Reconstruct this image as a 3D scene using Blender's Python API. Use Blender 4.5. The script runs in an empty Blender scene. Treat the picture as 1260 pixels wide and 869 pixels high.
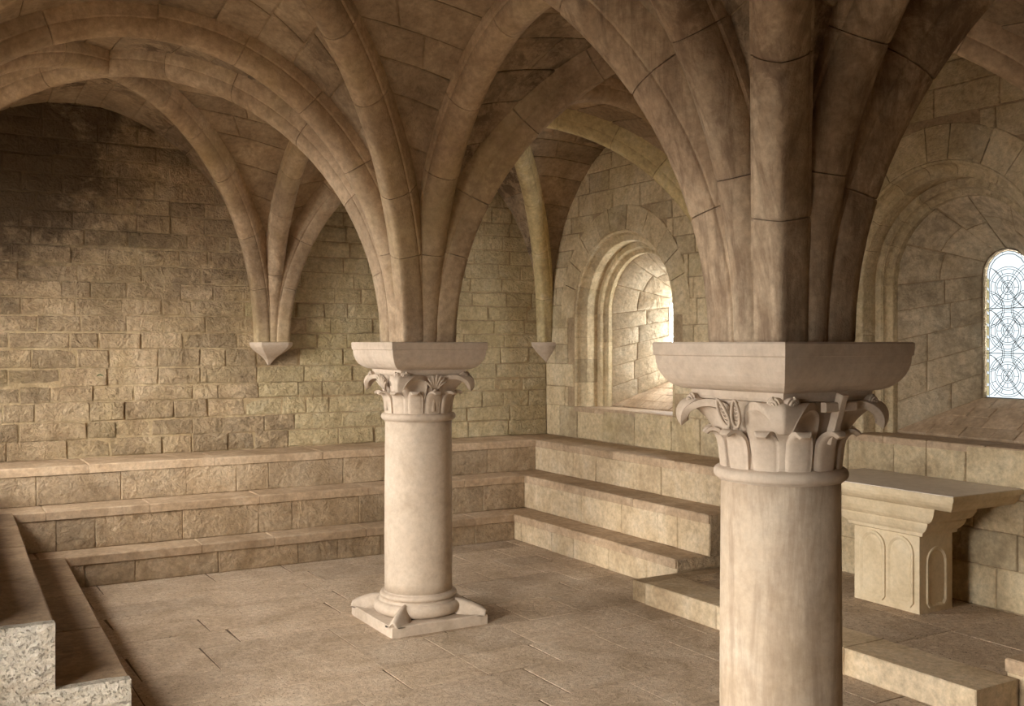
import bpy, math, random
from mathutils import Vector as V
R = random.Random(7)
PI = math.pi
sc = bpy.context.scene
COL = sc.collection

# ------------------------------------------------------------------ camera, sky, light, exposure
YAW = math.radians(30.37)
cam = bpy.data.cameras.new('camera')
cam.sensor_width = 36.0
cam.lens = 36.0 * 1271.5 / 1260.0
cam.shift_y = -13.5 / 1260.0
cam.clip_start = 0.05
co = bpy.data.objects.new('camera', cam)
COL.objects.link(co)
co.location = (0, 0, 2.3)
co.rotation_euler = (PI / 2, 0, -YAW)
sc.camera = co

world = bpy.data.worlds.new('sky')
sc.world = world
world.use_nodes = True
bg = world.node_tree.nodes['Background']
bg.inputs[0].default_value = (1.0, 0.97, 0.93, 1)
bg.inputs[1].default_value = 4.3

sun = bpy.data.lights.new('hazy_sun', 'SUN')      # low hazy sun coming in through the west openings
sun.energy = 0.34
sun.angle = math.radians(16)
sun.color = (1.0, 0.93, 0.82)
so = bpy.data.objects.new('hazy_sun', sun)
COL.objects.link(so)
so.rotation_euler = V((0.87, 0.485, -0.27)).to_track_quat('-Z', 'Y').to_euler()
GLASS_POWER = 0.24
UNSEEN_PANE_POWER = 4.2
sc.view_settings.view_transform = 'Standard'
sc.view_settings.look = 'None'
sc.view_settings.exposure = 2.5
sc.view_settings.gamma = 1.0
sc.view_settings.use_curve_mapping = False
sc.cycles.max_bounces = 10
sc.cycles.diffuse_bounces = 7

# ------------------------------------------------------------------ room measures (metres)
XL, XR, YS, YB = -0.55, 7.42, -0.60, 11.75
C1, C2 = (3.67, 7.80), (3.56, 3.57)
SPR = 2.30                                     # springing of every vault rib
DOORS = [(3.85, 5.45, 0.0, 2.5), (0.85, 2.25, 1.0, 2.1), (7.7, 10.6, 1.5, 2.4)]   # openings of the west front: y0, y1, sill, springing
WIN = [(10.08, 1), (5.65, 2)]
W_SPRINGS = {1: 2.66, 2: 2.82}
W_SILL, W_R = 1.47, 0.99

def portal(y0, y1, z0, z1):
    l = bpy.data.lights.new('daylight_portal', 'AREA')
    l.shape = 'RECTANGLE'
    l.size, l.size_y = z1 - z0, y1 - y0
    l.cycles.is_portal = True
    o = bpy.data.objects.new('daylight_portal', l)
    COL.objects.link(o)
    o.location = (XL - 0.72, (y0 + y1) / 2, (z0 + z1) / 2)
    o.rotation_euler = (0, -PI / 2, 0)
for y0, y1, s, t in DOORS:
    portal(y0, y1, s, t + (y1 - y0) / 2)

# ------------------------------------------------------------------ materials
def ramp(nt, src, stops):
    r = nt.nodes.new('ShaderNodeValToRGB')
    e = r.color_ramp.elements
    while len(e) < len(stops): e.new(0.5)
    for i, (p, c) in enumerate(stops):
        e[i].position = p
        e[i].color = (c[0], c[1], c[2], 1) if isinstance(c, tuple) else (c, c, c, 1)
    nt.links.new(src, r.inputs[0])
    return r.outputs[0]

def noise(nt, vec, scale, detail=6, rough=0.6, dist=0.0):
    n = nt.nodes.new('ShaderNodeTexNoise')
    n.inputs['Scale'].default_value = scale
    n.inputs['Detail'].default_value = detail
    n.inputs['Roughness'].default_value = rough
    n.inputs['Distortion'].default_value = dist
    nt.links.new(vec, n.inputs['Vector'])
    return n.outputs['Fac']

def mixc(nt, fac, a, b, mode='MIX'):
    m = nt.nodes.new('ShaderNodeMix')
    m.data_type = 'RGBA'
    m.blend_type = mode
    for s, i in ((fac, 0), (a, 6), (b, 7)):
        if hasattr(s, 'is_output'): nt.links.new(s, m.inputs[i])
        elif isinstance(s, tuple): m.inputs[i].default_value = (*s, 1)
        else: m.inputs[i].default_value = s
    return m.outputs[2]

def math_(nt, op, a, b):
    m = nt.nodes.new('ShaderNodeMath')
    m.operation = op
    for s, i in ((a, 0), (b, 1)):
        if hasattr(s, 'is_output'): nt.links.new(s, m.inputs[i])
        else: m.inputs[i].default_value = s
    return m.outputs[0]

def stone_mat(name, dark, mid, light, var=0.3, bump=0.5, bscale=38, pits=0.0, stain=0.0, stain_col=(0.05, 0.035, 0.022), rough=0.85, stretch=(1, 1, 1), streak=0.0, yellow=0.0, damp=None, bdist=0.02, fine=0.62):
    m = bpy.data.materials.new(name)
    m.use_nodes = True
    nt = m.node_tree
    bs = nt.nodes['Principled BSDF']
    bs.inputs['Roughness'].default_value = rough
    bs.inputs['Specular IOR Level'].default_value = 0.25
    g = nt.nodes.new('ShaderNodeNewGeometry')
    mp = nt.nodes.new('ShaderNodeMapping')
    mp.inputs['Scale'].default_value = stretch
    nt.links.new(g.outputs['Position'], mp.inputs[0])
    pos, sp = g.outputs['Position'], mp.outputs[0]
    c = ramp(nt, noise(nt, pos, 2.3, 8, 0.62, 0.6), [(0.32, dark), (0.5, mid), (0.68, light)])
    f = ramp(nt, noise(nt, sp, 21, 8, 0.7), [(0.3, fine), (0.64, 1.14 - (fine - 0.62) * 0.4)])
    c = mixc(nt, 0.85, c, f, 'MULTIPLY')
    if var:
        oi = nt.nodes.new('ShaderNodeObjectInfo')
        v = ramp(nt, oi.outputs['Random'], [(0.0, 1.0 - var), (0.5, 1.0), (1.0, 1.0 + var * 0.55)])
        c = mixc(nt, 1.0, c, v, 'MULTIPLY')
    if yellow:
        yf = ramp(nt, noise(nt, pos, 0.9, 4, 0.6, 0.4), [(0.5, 0.0), (0.66, yellow)])
        c = mixc(nt, yf, c, (0.46, 0.36, 0.15))
    if streak:                                     # lime and damp streaks running down
        ms = nt.nodes.new('ShaderNodeMapping')
        ms.inputs['Scale'].default_value = (11, 11, 1.5)
        nt.links.new(pos, ms.inputs[0])
        sf = ramp(nt, noise(nt, ms.outputs[0], 1.0, 7, 0.7, 0.4), [(0.46, 0.0), (0.64, streak)])
        c = mixc(nt, sf, c, (0.20, 0.13, 0.08))
    if stain:
        st = math_(nt, 'MULTIPLY', ramp(nt, noise(nt, pos, 0.8, 3, 0.5, 0.2), [(0.45, 0.0), (0.6, 1.0)]),
                   ramp(nt, noise(nt, pos, 6, 9, 0.75, 0.5), [(0.46, 0.0), (0.56, 1.0)]))
        c = mixc(nt, math_(nt, 'MULTIPLY', st, stain), c, stain_col)
    if damp:                                       # black mould over the upper left of the wall
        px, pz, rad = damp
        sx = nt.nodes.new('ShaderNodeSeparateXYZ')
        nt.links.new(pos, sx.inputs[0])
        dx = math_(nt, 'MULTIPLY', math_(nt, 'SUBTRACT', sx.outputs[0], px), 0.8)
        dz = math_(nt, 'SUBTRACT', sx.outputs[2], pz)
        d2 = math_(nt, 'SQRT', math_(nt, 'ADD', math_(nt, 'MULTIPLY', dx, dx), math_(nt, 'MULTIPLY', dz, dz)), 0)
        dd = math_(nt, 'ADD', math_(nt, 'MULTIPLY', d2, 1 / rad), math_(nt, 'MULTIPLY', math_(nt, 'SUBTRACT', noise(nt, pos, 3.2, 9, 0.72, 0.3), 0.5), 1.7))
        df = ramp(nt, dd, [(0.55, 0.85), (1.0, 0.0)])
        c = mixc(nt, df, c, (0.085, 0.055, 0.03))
    hb = math_(nt, 'ADD', noise(nt, sp, bscale, 7, 0.72, 0.3), math_(nt, 'MULTIPLY', noise(nt, sp, bscale * 0.27, 4, 0.6, 0.8), 1.6))
    if pits:
        pf = ramp(nt, noise(nt, pos, 55, 4, 0.6), [(0.33, 1.0), (0.43, 0.0)])
        c = mixc(nt, math_(nt, 'MULTIPLY', pf, pits), c, (0.07, 0.045, 0.025))
        hb = math_(nt, 'SUBTRACT', hb, math_(nt, 'MULTIPLY', pf, 0.8))
    b = nt.nodes.new('ShaderNodeBump')
    b.inputs['Strength'].default_value = bump
    b.inputs['Distance'].default_value = bdist
    nt.links.new(hb, b.inputs['Height'])
    nt.links.new(b.outputs[0], bs.inputs['Normal'])
    nt.links.new(c, bs.inputs['Base Color'])
    return m

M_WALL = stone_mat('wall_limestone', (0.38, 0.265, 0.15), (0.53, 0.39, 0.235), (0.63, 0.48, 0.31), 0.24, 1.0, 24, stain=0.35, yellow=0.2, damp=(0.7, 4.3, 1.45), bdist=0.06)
M_LITWALL = stone_mat('lit_ochre_limestone', (0.50, 0.38, 0.21), (0.63, 0.50, 0.29), (0.70, 0.58, 0.37), 0.10, 1.0, 22, stain=0.1, yellow=0.3, bdist=0.06)  # yellower stone, lightened to put the right bay's brighter light into colour
M_RIBOCHRE = stone_mat('ochre_washed_rib', (0.48, 0.37, 0.19), (0.60, 0.48, 0.25), (0.66, 0.56, 0.36), 0.12, 0.3, 40, stain=0.35, stain_col=(0.2, 0.13, 0.08))
M_WINWALL = stone_mat('window_wall_limestone', (0.45, 0.335, 0.195), (0.59, 0.465, 0.285), (0.67, 0.555, 0.37), 0.2, 0.7, 22, stain=0.2, yellow=0.25, bdist=0.035)
M_SPLAY = stone_mat('pale_embrasure_stone', (0.48, 0.37, 0.23), (0.60, 0.48, 0.32), (0.68, 0.57, 0.40), 0.1, 0.8, 18, stain=0.3, bdist=0.03)
M_JOINT = stone_mat('lime_mortar', (0.27, 0.19, 0.105), (0.39, 0.285, 0.17), (0.47, 0.355, 0.22), 0, 0.6, 50)
M_DARKJOINT = stone_mat('dirt_filled_joint', (0.10, 0.07, 0.04), (0.15, 0.10, 0.06), (0.20, 0.14, 0.09), 0, 0.6, 50)
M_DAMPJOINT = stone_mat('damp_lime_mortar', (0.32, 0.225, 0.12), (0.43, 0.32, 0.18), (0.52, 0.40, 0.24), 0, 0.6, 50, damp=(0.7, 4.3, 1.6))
M_WEB = stone_mat('vault_web_stone', (0.28, 0.20, 0.125), (0.38, 0.28, 0.18), (0.47, 0.36, 0.24), 0.18, 0.5, 22, stain=0.85, stain_col=(0.10, 0.065, 0.038))
M_RIB = stone_mat('rib_limestone', (0.35, 0.245, 0.15), (0.46, 0.335, 0.215), (0.54, 0.41, 0.275), 0.16, 0.3, 40, stain=0.35, stain_col=(0.16, 0.10, 0.055), yellow=0.3)
M_RIB2 = stone_mat('stained_rib_limestone', (0.33, 0.225, 0.14), (0.45, 0.325, 0.21), (0.57, 0.44, 0.30), 0.14, 0.35, 40, stain=0.6, stain_col=(0.15, 0.09, 0.05), streak=0.8)
M_COL = stone_mat('pale_column_stone', (0.413, 0.323, 0.232), (0.499, 0.400, 0.301), (0.542, 0.447, 0.344), 0.0, 0.14, 45, fine=0.82)
M_COL2 = stone_mat('streaked_column_stone', (0.387, 0.292, 0.194), (0.482, 0.378, 0.271), (0.533, 0.439, 0.331), 0.0, 0.14, 45, streak=0.45, fine=0.82)
M_CAP = stone_mat('carved_capital_stone', (0.430, 0.340, 0.249), (0.499, 0.400, 0.305), (0.533, 0.439, 0.340), 0.0, 0.12, 50, fine=0.82)
M_ROUGH = stone_mat('rough_pale_stone', (0.40, 0.33, 0.25), (0.60, 0.53, 0.42), (0.72, 0.66, 0.55), 0.0, 1.0, 16, pits=0.3, bdist=0.03)
M_BENCH = stone_mat('bench_limestone', (0.38, 0.265, 0.15), (0.51, 0.375, 0.235), (0.60, 0.46, 0.305), 0.16, 0.9, 22, stain=0.3, bdist=0.045)
M_BENCH2 = stone_mat('dressed_bench_limestone', (0.44, 0.32, 0.19), (0.57, 0.44, 0.28), (0.65, 0.53, 0.37), 0.12, 0.22, 34)
M_TREAD = stone_mat('worn_tread_stone', (0.38, 0.265, 0.16), (0.48, 0.345, 0.22), (0.57, 0.43, 0.29), 0.12, 0.3, 40, rough=0.7)
M_SHADETREAD = stone_mat('shaded_tread_stone', (0.22, 0.145, 0.085), (0.30, 0.205, 0.125), (0.38, 0.27, 0.17), 0.12, 0.4, 40, rough=0.75)  # darker copy of the worn tread; left bench's shade put into its colour
M_FLOOR = stone_mat('pitted_floor_stone', (0.42, 0.31, 0.20), (0.53, 0.40, 0.275), (0.62, 0.49, 0.355), 0.14, 0.7, 36, pits=0.75, rough=0.75, bdist=0.02)
M_ALTAR = stone_mat('altar_stone', (0.50, 0.39, 0.24), (0.60, 0.48, 0.31), (0.66, 0.55, 0.38), 0.0, 0.12, 45, rough=0.75, fine=0.82)
M_ALTARTOP = stone_mat('polished_lit_altar_top', (0.56, 0.48, 0.40), (0.64, 0.56, 0.48), (0.70, 0.63, 0.55), 0.0, 0.06, 45, rough=0.33, fine=0.82)  # paler and greyer than the altar: window light put into its colour
M_GROUND = stone_mat('cloister_paving', (0.07, 0.065, 0.055), (0.09, 0.08, 0.07), (0.11, 0.10, 0.085), 0.0, 0.2, 10)  # unseen ground set near black to cut light thrown up at the vaults

def flat(name, col, rough=0.5, metal=0.0):
    m = bpy.data.materials.new(name)
    m.use_nodes = True
    b = m.node_tree.nodes['Principled BSDF']
    b.inputs['Base Color'].default_value = (*col, 1)
    b.inputs['Roughness'].default_value = rough
    b.inputs['Metallic'].default_value = metal
    return m
def glass_mat(name, col, power):
    m = bpy.data.materials.new(name)
    m.use_nodes = True
    nt = m.node_tree
    nt.nodes.clear()
    e = nt.nodes.new('ShaderNodeEmission')
    o = nt.nodes.new('ShaderNodeOutputMaterial')
    g = nt.nodes.new('ShaderNodeNewGeometry')
    c = ramp(nt, noise(nt, g.outputs['Position'], 9, 3), [(0.35, tuple(x * 0.86 for x in col)), (0.65, col)])
    nt.links.new(c, e.inputs[0])
    e.inputs[1].default_value = power
    nt.links.new(e.outputs[0], o.inputs[0])
    return m
M_LEAD = flat('lead_came', (0.16, 0.165, 0.17), 0.6)
M_GLASS = glass_mat('pale_blue_glass', (0.84, 0.95, 1.0), GLASS_POWER)
M_UNSEENPANE = glass_mat('unseen_glow_pane', (0.95, 0.98, 1.0), UNSEEN_PANE_POWER)  # unseen pane, glow raised above the other window to light its recess
M_BORDER = glass_mat('yellow_border_glass', (1.0, 0.86, 0.45), GLASS_POWER * 0.55)
M_LEAF = flat('green_fern', (0.05, 0.13, 0.05), 0.6)

# ------------------------------------------------------------------ builders
ROOTLOC = {}
def thing(name, label, cat, loc=(0, 0, 0), group=None, kind=None):
    o = bpy.data.objects.new(name, None)
    COL.objects.link(o)
    o.empty_display_size = 0.2
    o.location = loc
    ROOTLOC[o.name] = V(loc)
    o['label'] = label
    if cat: o['category'] = cat
    if group: o['group'] = group
    if kind: o['kind'] = kind
    return o
def root_of(p):
    while p.parent: p = p.parent
    return p
def mesh(name, verts, faces, mat, parent=None, smooth=None, label=None, stuff=False):
    off = ROOTLOC.get(root_of(parent).name, V((0, 0, 0))) if parent else V((0, 0, 0))
    me = bpy.data.meshes.new(name)
    me.from_pydata([tuple(V(v) - off) for v in verts], [], faces)
    me.materials.append(mat)
    if smooth is True:
        me.polygons.foreach_set('use_smooth', [True] * len(faces))
    elif smooth:
        me.polygons.foreach_set('use_smooth', [i in smooth for i in range(len(faces))])
    me.update()
    o = bpy.data.objects.new(name, me)
    COL.objects.link(o)
    if parent: o.parent = parent
    if label: o['label'] = label
    if stuff: o['kind'] = 'stuff'
    return o

class MB:
    def __init__(s): s.v, s.f, s.sm = [], [], set()
    def add(s, vs, fs, sm=None):
        b, fb = len(s.v), len(s.f)
        s.v += [tuple(v) for v in vs]
        s.f += [tuple(i + b for i in f) for f in fs]
        if sm is True: s.sm |= set(range(fb, len(s.f)))
        elif sm: s.sm |= {i + fb for i in sm}
    def box(s, a, b):
        (x0, y0, z0), (x1, y1, z1) = a, b
        s.add([(x0, y0, z0), (x1, y0, z0), (x1, y1, z0), (x0, y1, z0), (x0, y0, z1), (x1, y0, z1), (x1, y1, z1), (x0, y1, z1)],
              [(0, 3, 2, 1), (4, 5, 6, 7), (0, 1, 5, 4), (1, 2, 6, 5), (2, 3, 7, 6), (3, 0, 4, 7)])
    def build(s, name, mat, parent=None, label=None, stuff=False):
        return mesh(name, s.v, s.f, mat, parent, s.sm if s.sm else None, label, stuff)

def stone_geo(P, n, depth, ch, proud=0.0, bulge=0.0, jit=0.0):
    """a block: P four front corners counter-clockwise seen from the front, n the outward normal"""
    P = [V(p) for p in P]
    n = V(n)
    c = sum(P, V((0, 0, 0))) / 4
    e1, e2 = (P[1] - P[0]).normalized(), (P[3] - P[0]).normalized()
    sg = ((1, 1), (-1, 1), (-1, -1), (1, -1))
    if jit:
        P = [p + e1 * R.uniform(-jit, jit) + e2 * R.uniform(-jit, jit) for p in P]
    back = [p - n * depth for p in P]
    edge = [p + n * (proud - ch) for p in P]
    fr = [p + e1 * (a * ch) + e2 * (b * ch) + n * (proud + (R.uniform(-bulge, bulge) * 0.5)) for p, (a, b) in zip(P, sg)]
    vs = back + edge + fr
    fs = [(3, 2, 1, 0)]
    for i in range(4):
        j = (i + 1) % 4
        fs += [(i, j, 4 + j, 4 + i), (4 + i, 4 + j, 8 + j, 8 + i)]
    if bulge:
        vs.append(c + n * (proud + R.uniform(0, bulge)) + e1 * R.uniform(-.02, .02))
        fs += [(8, 9, 12), (9, 10, 12), (10, 11, 12), (11, 8, 12)]
    else:
        fs.append((8, 9, 10, 11))
    return vs, fs
def stone(name, P, n, depth, mat, parent, ch=0.006, proud=0.0, bulge=0.0, jit=0.0, label=None):
    vs, fs = stone_geo(P, n, depth, ch, proud, bulge, jit)
    return mesh(name, vs, fs, mat, parent, label=label)

def patch_geo(fn, u0, u1, v0, v1, nu, nv, depth, ch=0.005, e=0.012, proud=0.0):
    """a curved block: fn(u, v) -> (point, outward normal); chamfered rim, skirt going back"""
    du, dv = (u1 - u0), (v1 - v0)
    P0, Pu, Pv = fn(u0, (v0 + v1) / 2)[0], fn(u1, (v0 + v1) / 2)[0], None
    lu = max((Pu - P0).length, 1e-4)
    lv = max((fn((u0 + u1) / 2, v1)[0] - fn((u0 + u1) / 2, v0)[0]).length, 1e-4)
    eu, ev = min(e / lu, 0.3), min(e / lv, 0.3)
    us = [0.0] + [eu + (1 - 2 * eu) * i / nu for i in range(nu + 1)] + [1.0]
    vv = [0.0] + [ev + (1 - 2 * ev) * i / nv for i in range(nv + 1)] + [1.0]
    vs, fs, sm = [], [], set()
    W = len(vv)
    for i, a in enumerate(us):
        for j, b in enumerate(vv):
            p, n = fn(u0 + du * a, v0 + dv * b)
            rim = i in (0, len(us) - 1) or j in (0, W - 1)
            vs.append(p + n * (proud - (ch if rim else 0)))
    for i in range(len(us) - 1):
        for j in range(W - 1):
            if 0 < i < len(us) - 2 and 0 < j < W - 2: sm.add(len(fs))
            fs.append((i * W + j, (i + 1) * W + j, (i + 1) * W + j + 1, i * W + j + 1))
    ring = [(i, 0) for i in range(len(us))] + [(len(us) - 1, j) for j in range(1, W)] + [(i, W - 1) for i in range(len(us) - 2, -1, -1)] + [(0, j) for j in range(W - 2, 0, -1)]
    b = len(vs)
    for i, j in ring:
        p, n = fn(u0 + du * us[i], v0 + dv * vv[j])
        vs.append(p - n * depth)
    for k in range(len(ring)):
        k2 = (k + 1) % len(ring)
        a1, a2 = ring[k][0] * W + ring[k][1], ring[k2][0] * W + ring[k2][1]
        fs.append((a2, a1, b + k, b + k2))
    return vs, fs, sm
def patch(name, fn, u0, u1, v0, v1, nu, nv, depth, mat, parent, **k):
    vs, fs, sm = patch_geo(fn, u0, u1, v0, v1, nu, nv, depth, **k)
    return mesh(name, vs, fs, mat, parent, sm)

def lathe_geo(prof, cx, cy, n=48, cap=True):
    vs, fs = [], []
    for r, z in prof:
        for k in range(n):
            a = 2 * PI * k / n
            vs.append((cx + r * math.cos(a), cy + r * math.sin(a), z))
    for i in range(len(prof) - 1):
        for k in range(n):
            k2 = (k + 1) % n
            fs.append((i * n + k, i * n + k2, (i + 1) * n + k2, (i + 1) * n + k))
    sm = set(range(len(fs)))
    if cap:
        fs.append(tuple(range(n - 1, -1, -1)))
        fs.append(tuple((len(prof) - 1) * n + k for k in range(n)))
    return vs, fs, sm

def tube_geo(pts, rad, n=8, closed=False, flatn=None):
    """tube along pts; rad number or list"""
    pts = [V(p) for p in pts]
    m = len(pts)
    vs, fs = [], []
    up = V((0.13, 0.27, 0.95))
    for i, p in enumerate(pts):
        a = pts[(i - 1) % m] if closed or i > 0 else pts[i]
        b = pts[(i + 1) % m] if closed or i < m - 1 else pts[i]
        t = (b - a).normalized()
        x = (t.cross(flatn) if flatn is not None else t.cross(up)).normalized()
        y = x.cross(t)
        r = rad[i] if isinstance(rad, (list, tuple)) else rad
        for k in range(n):
            w = 2 * PI * k / n
            vs.append(p + x * (r * math.cos(w)) + y * (r * math.sin(w)))
    for i in range(m if closed else m - 1):
        j = (i + 1) % m
        for k in range(n):
            k2 = (k + 1) % n
            fs.append((i * n + k, i * n + k2, j * n + k2, j * n + k))
    sm = set(range(len(fs)))
    if not closed:
        fs.append(tuple(range(n - 1, -1, -1)))
        fs.append(tuple((m - 1) * n + k for k in range(n)))
    return vs, fs, sm

# ------------------------------------------------------------------ vault geometry
BX = [XL, 3.62, XR]
BY = [YS, 3.57, 7.80, YB]
def node(i, j):                                   # springing point of grid node
    if (i, j) == (1, 2): return V((C1[0], C1[1], SPR))
    if (i, j) == (1, 1): return V((C2[0], C2[1], SPR))
    return V((BX[i], BY[j], SPR))
def is_col(i, j): return (i, j) in ((1, 1), (1, 2))
RISE_D, RISE_T = 2.36, 2.20
def rib_fn(A, B, r0, rise):
    """soffit curve of a half rib rising from A to point B (plan); returns fn(t) t in 0..1 -> (point, outward normal)"""
    A, B = V(A), V(B)
    d = V((B.x - A.x, B.y - A.y, 0))
    L = d.length
    d.normalize()
    a = L - r0
    def fn(t):
        th = t * PI / 2
        h, z = r0 + a * (1 - math.cos(th)), rise * math.sin(th)
        n = (d * (-math.cos(th) / a) + V((0, 0, math.sin(th) / rise))).normalized()
        return A + d * h + V((0, 0, z)), n
    return fn, d
def web_fn(fn, off):
    def g(t):
        p, n = fn(t)
        return p + n * off
    return g
def bay_centre(i, j):
    s = node(i, j) + node(i + 1, j) + node(i, j + 1) + node(i + 1, j + 1)
    return s / 4
def r0_diag(n): return 0.335 if is_col(*n) else 0.21 if n[0] in (0, 2) and n[1] in (0, 3) else 0.27
def r0_trans(n): return 0.255 if is_col(*n) else 0.19
WEB_OFF = 0.20

def rib_section(m, wmul):
    pts = []
    Rr = 0.118 * wmul
    for k in range(9):
        ph = -1 + k / 4.0
        rx, ry = Rr * math.sin(ph * PI / 2), Rr - Rr * math.cos(ph * PI / 2)
        ax, ay = Rr * ph, Rr * abs(ph)
        pts.append((rx * m + ax * (1 - m), ry * m + ay * (1 - m)))
    w = pts[-1][0]
    return [(-w - 0.012, 0.30), (-w - 0.012, Rr + 0.022), (-w, Rr + 0.012)] + pts + [(w, Rr + 0.012), (w + 0.012, Rr + 0.022), (w + 0.012, 0.30)]

def half_rib(parent, fn, d, mat, arris, tend=1.0, nvous=6, wmul=1.0):
    side = V((-d.y, d.x, 0))
    cuts = [0.0]
    for k in range(1, nvous):
        cuts.append((k + R.uniform(-0.16, 0.16)) / nvous * tend)
    cuts.append(tend)
    for k in range(nvous):
        t0, t1 = cuts[k] + (0.0005 if k else 0), cuts[k + 1] - (0.0005 if k < nvous - 1 else 0)
        ns = 4
        ts = [t0] + [t0 + (t1 - t0) * (0.018 + 0.964 * i / ns) for i in range(ns + 1)] + [t1]
        vs, fs, sm = [], [], set()
        sh = R.uniform(-0.002, 0.002)
        for q, t in enumerate(ts):
            p, n = fn(t)
            m = min(1, max(0, (t - 0.04) / 0.5)) if arris else 1.0
            wm = wmul
            rim = 0.004 if q in (0, len(ts) - 1) else 0
            for (w, h) in rib_section(m * 0.9, wm):
                vs.append(p + side * (w * (1 - rim * 6)) + n * (h + rim + sh))
        S = 15
        for q in range(len(ts) - 1):
            for s in range(S - 1):
                if s not in (1, 2, 11, 12): sm.add(len(fs))
                fs.append((q * S + s, q * S + s + 1, (q + 1) * S + s + 1, (q + 1) * S + s))
        fs.append(tuple(range(S)))
        fs.append(tuple((len(ts) - 1) * S + s for s in range(S - 1, -1, -1)))
        mesh('voussoir', vs, fs, mat, parent, sm)

NODE_NAME = {(0, 0): 'the front left corner', (1, 0): 'the front wall', (2, 0): 'the front right corner',
             (0, 1): 'the left wall near the camera', (1, 1): 'the near column', (2, 1): 'the right wall past the altar',
             (0, 2): 'the left wall', (1, 2): 'the far column', (2, 2): 'the right wall between the windows',
             (0, 3): 'the back left corner', (1, 3): 'the back wall corbel', (2, 3): 'the back right corner'}
BAY_NAME = {(0, 0): 'the camera', (1, 0): 'the front right bay', (0, 1): 'the left middle bay', (1, 1): 'the altar bay', (0, 2): 'the back left bay', (1, 2): 'the back right bay'}

def build_diagonals():
    for i in range(2):
        for j in range(3):
            c = bay_centre(i, j)
            for k, (a, b) in enumerate((((i, j), (i + 1, j + 1)), ((i, j + 1), (i + 1, j)))):
                t = thing('vault_rib', f'diagonal vault rib from {NODE_NAME[a]} to {NODE_NAME[b]}', 'rib', (c.x, c.y, SPR), 'diagonal vault ribs')
                for nd in (a, b):
                    fn, d = rib_fn(node(*nd), c, r0_diag(nd), RISE_D)
                    half_rib(t, fn, d, M_RIB2 if nd == (1, 1) else M_RIBOCHRE if nd in ((2, 3), (2, 2)) and j == 2 else M_RIB, True, 1.0, 6, 1.0 if is_col(*nd) else 0.85)
def build_transverse():
    for a, b in (((1, 2), (1, 1)), ((1, 2), (1, 3)), ((1, 2), (0, 2)), ((1, 2), (2, 2)), ((1, 1), (0, 1)), ((1, 1), (2, 1)), ((1, 1), (1, 0))):
        A, B = node(*a), node(*b)
        mid = (A + B) / 2
        t = thing('arch_rib', f'round arch rib spanning from {NODE_NAME[a]} to {NODE_NAME[b]}', 'rib', (mid.x, mid.y, SPR), 'arch ribs between the vault bays')
        for nd in (a, b):
            fn, d = rib_fn(node(*nd), mid, r0_trans(nd), RISE_T)
            half_rib(t, fn, d, M_RIB2 if nd == (1, 1) else M_RIB, False, 1.0, 5, 1.05 if is_col(*nd) else 0.9)

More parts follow.
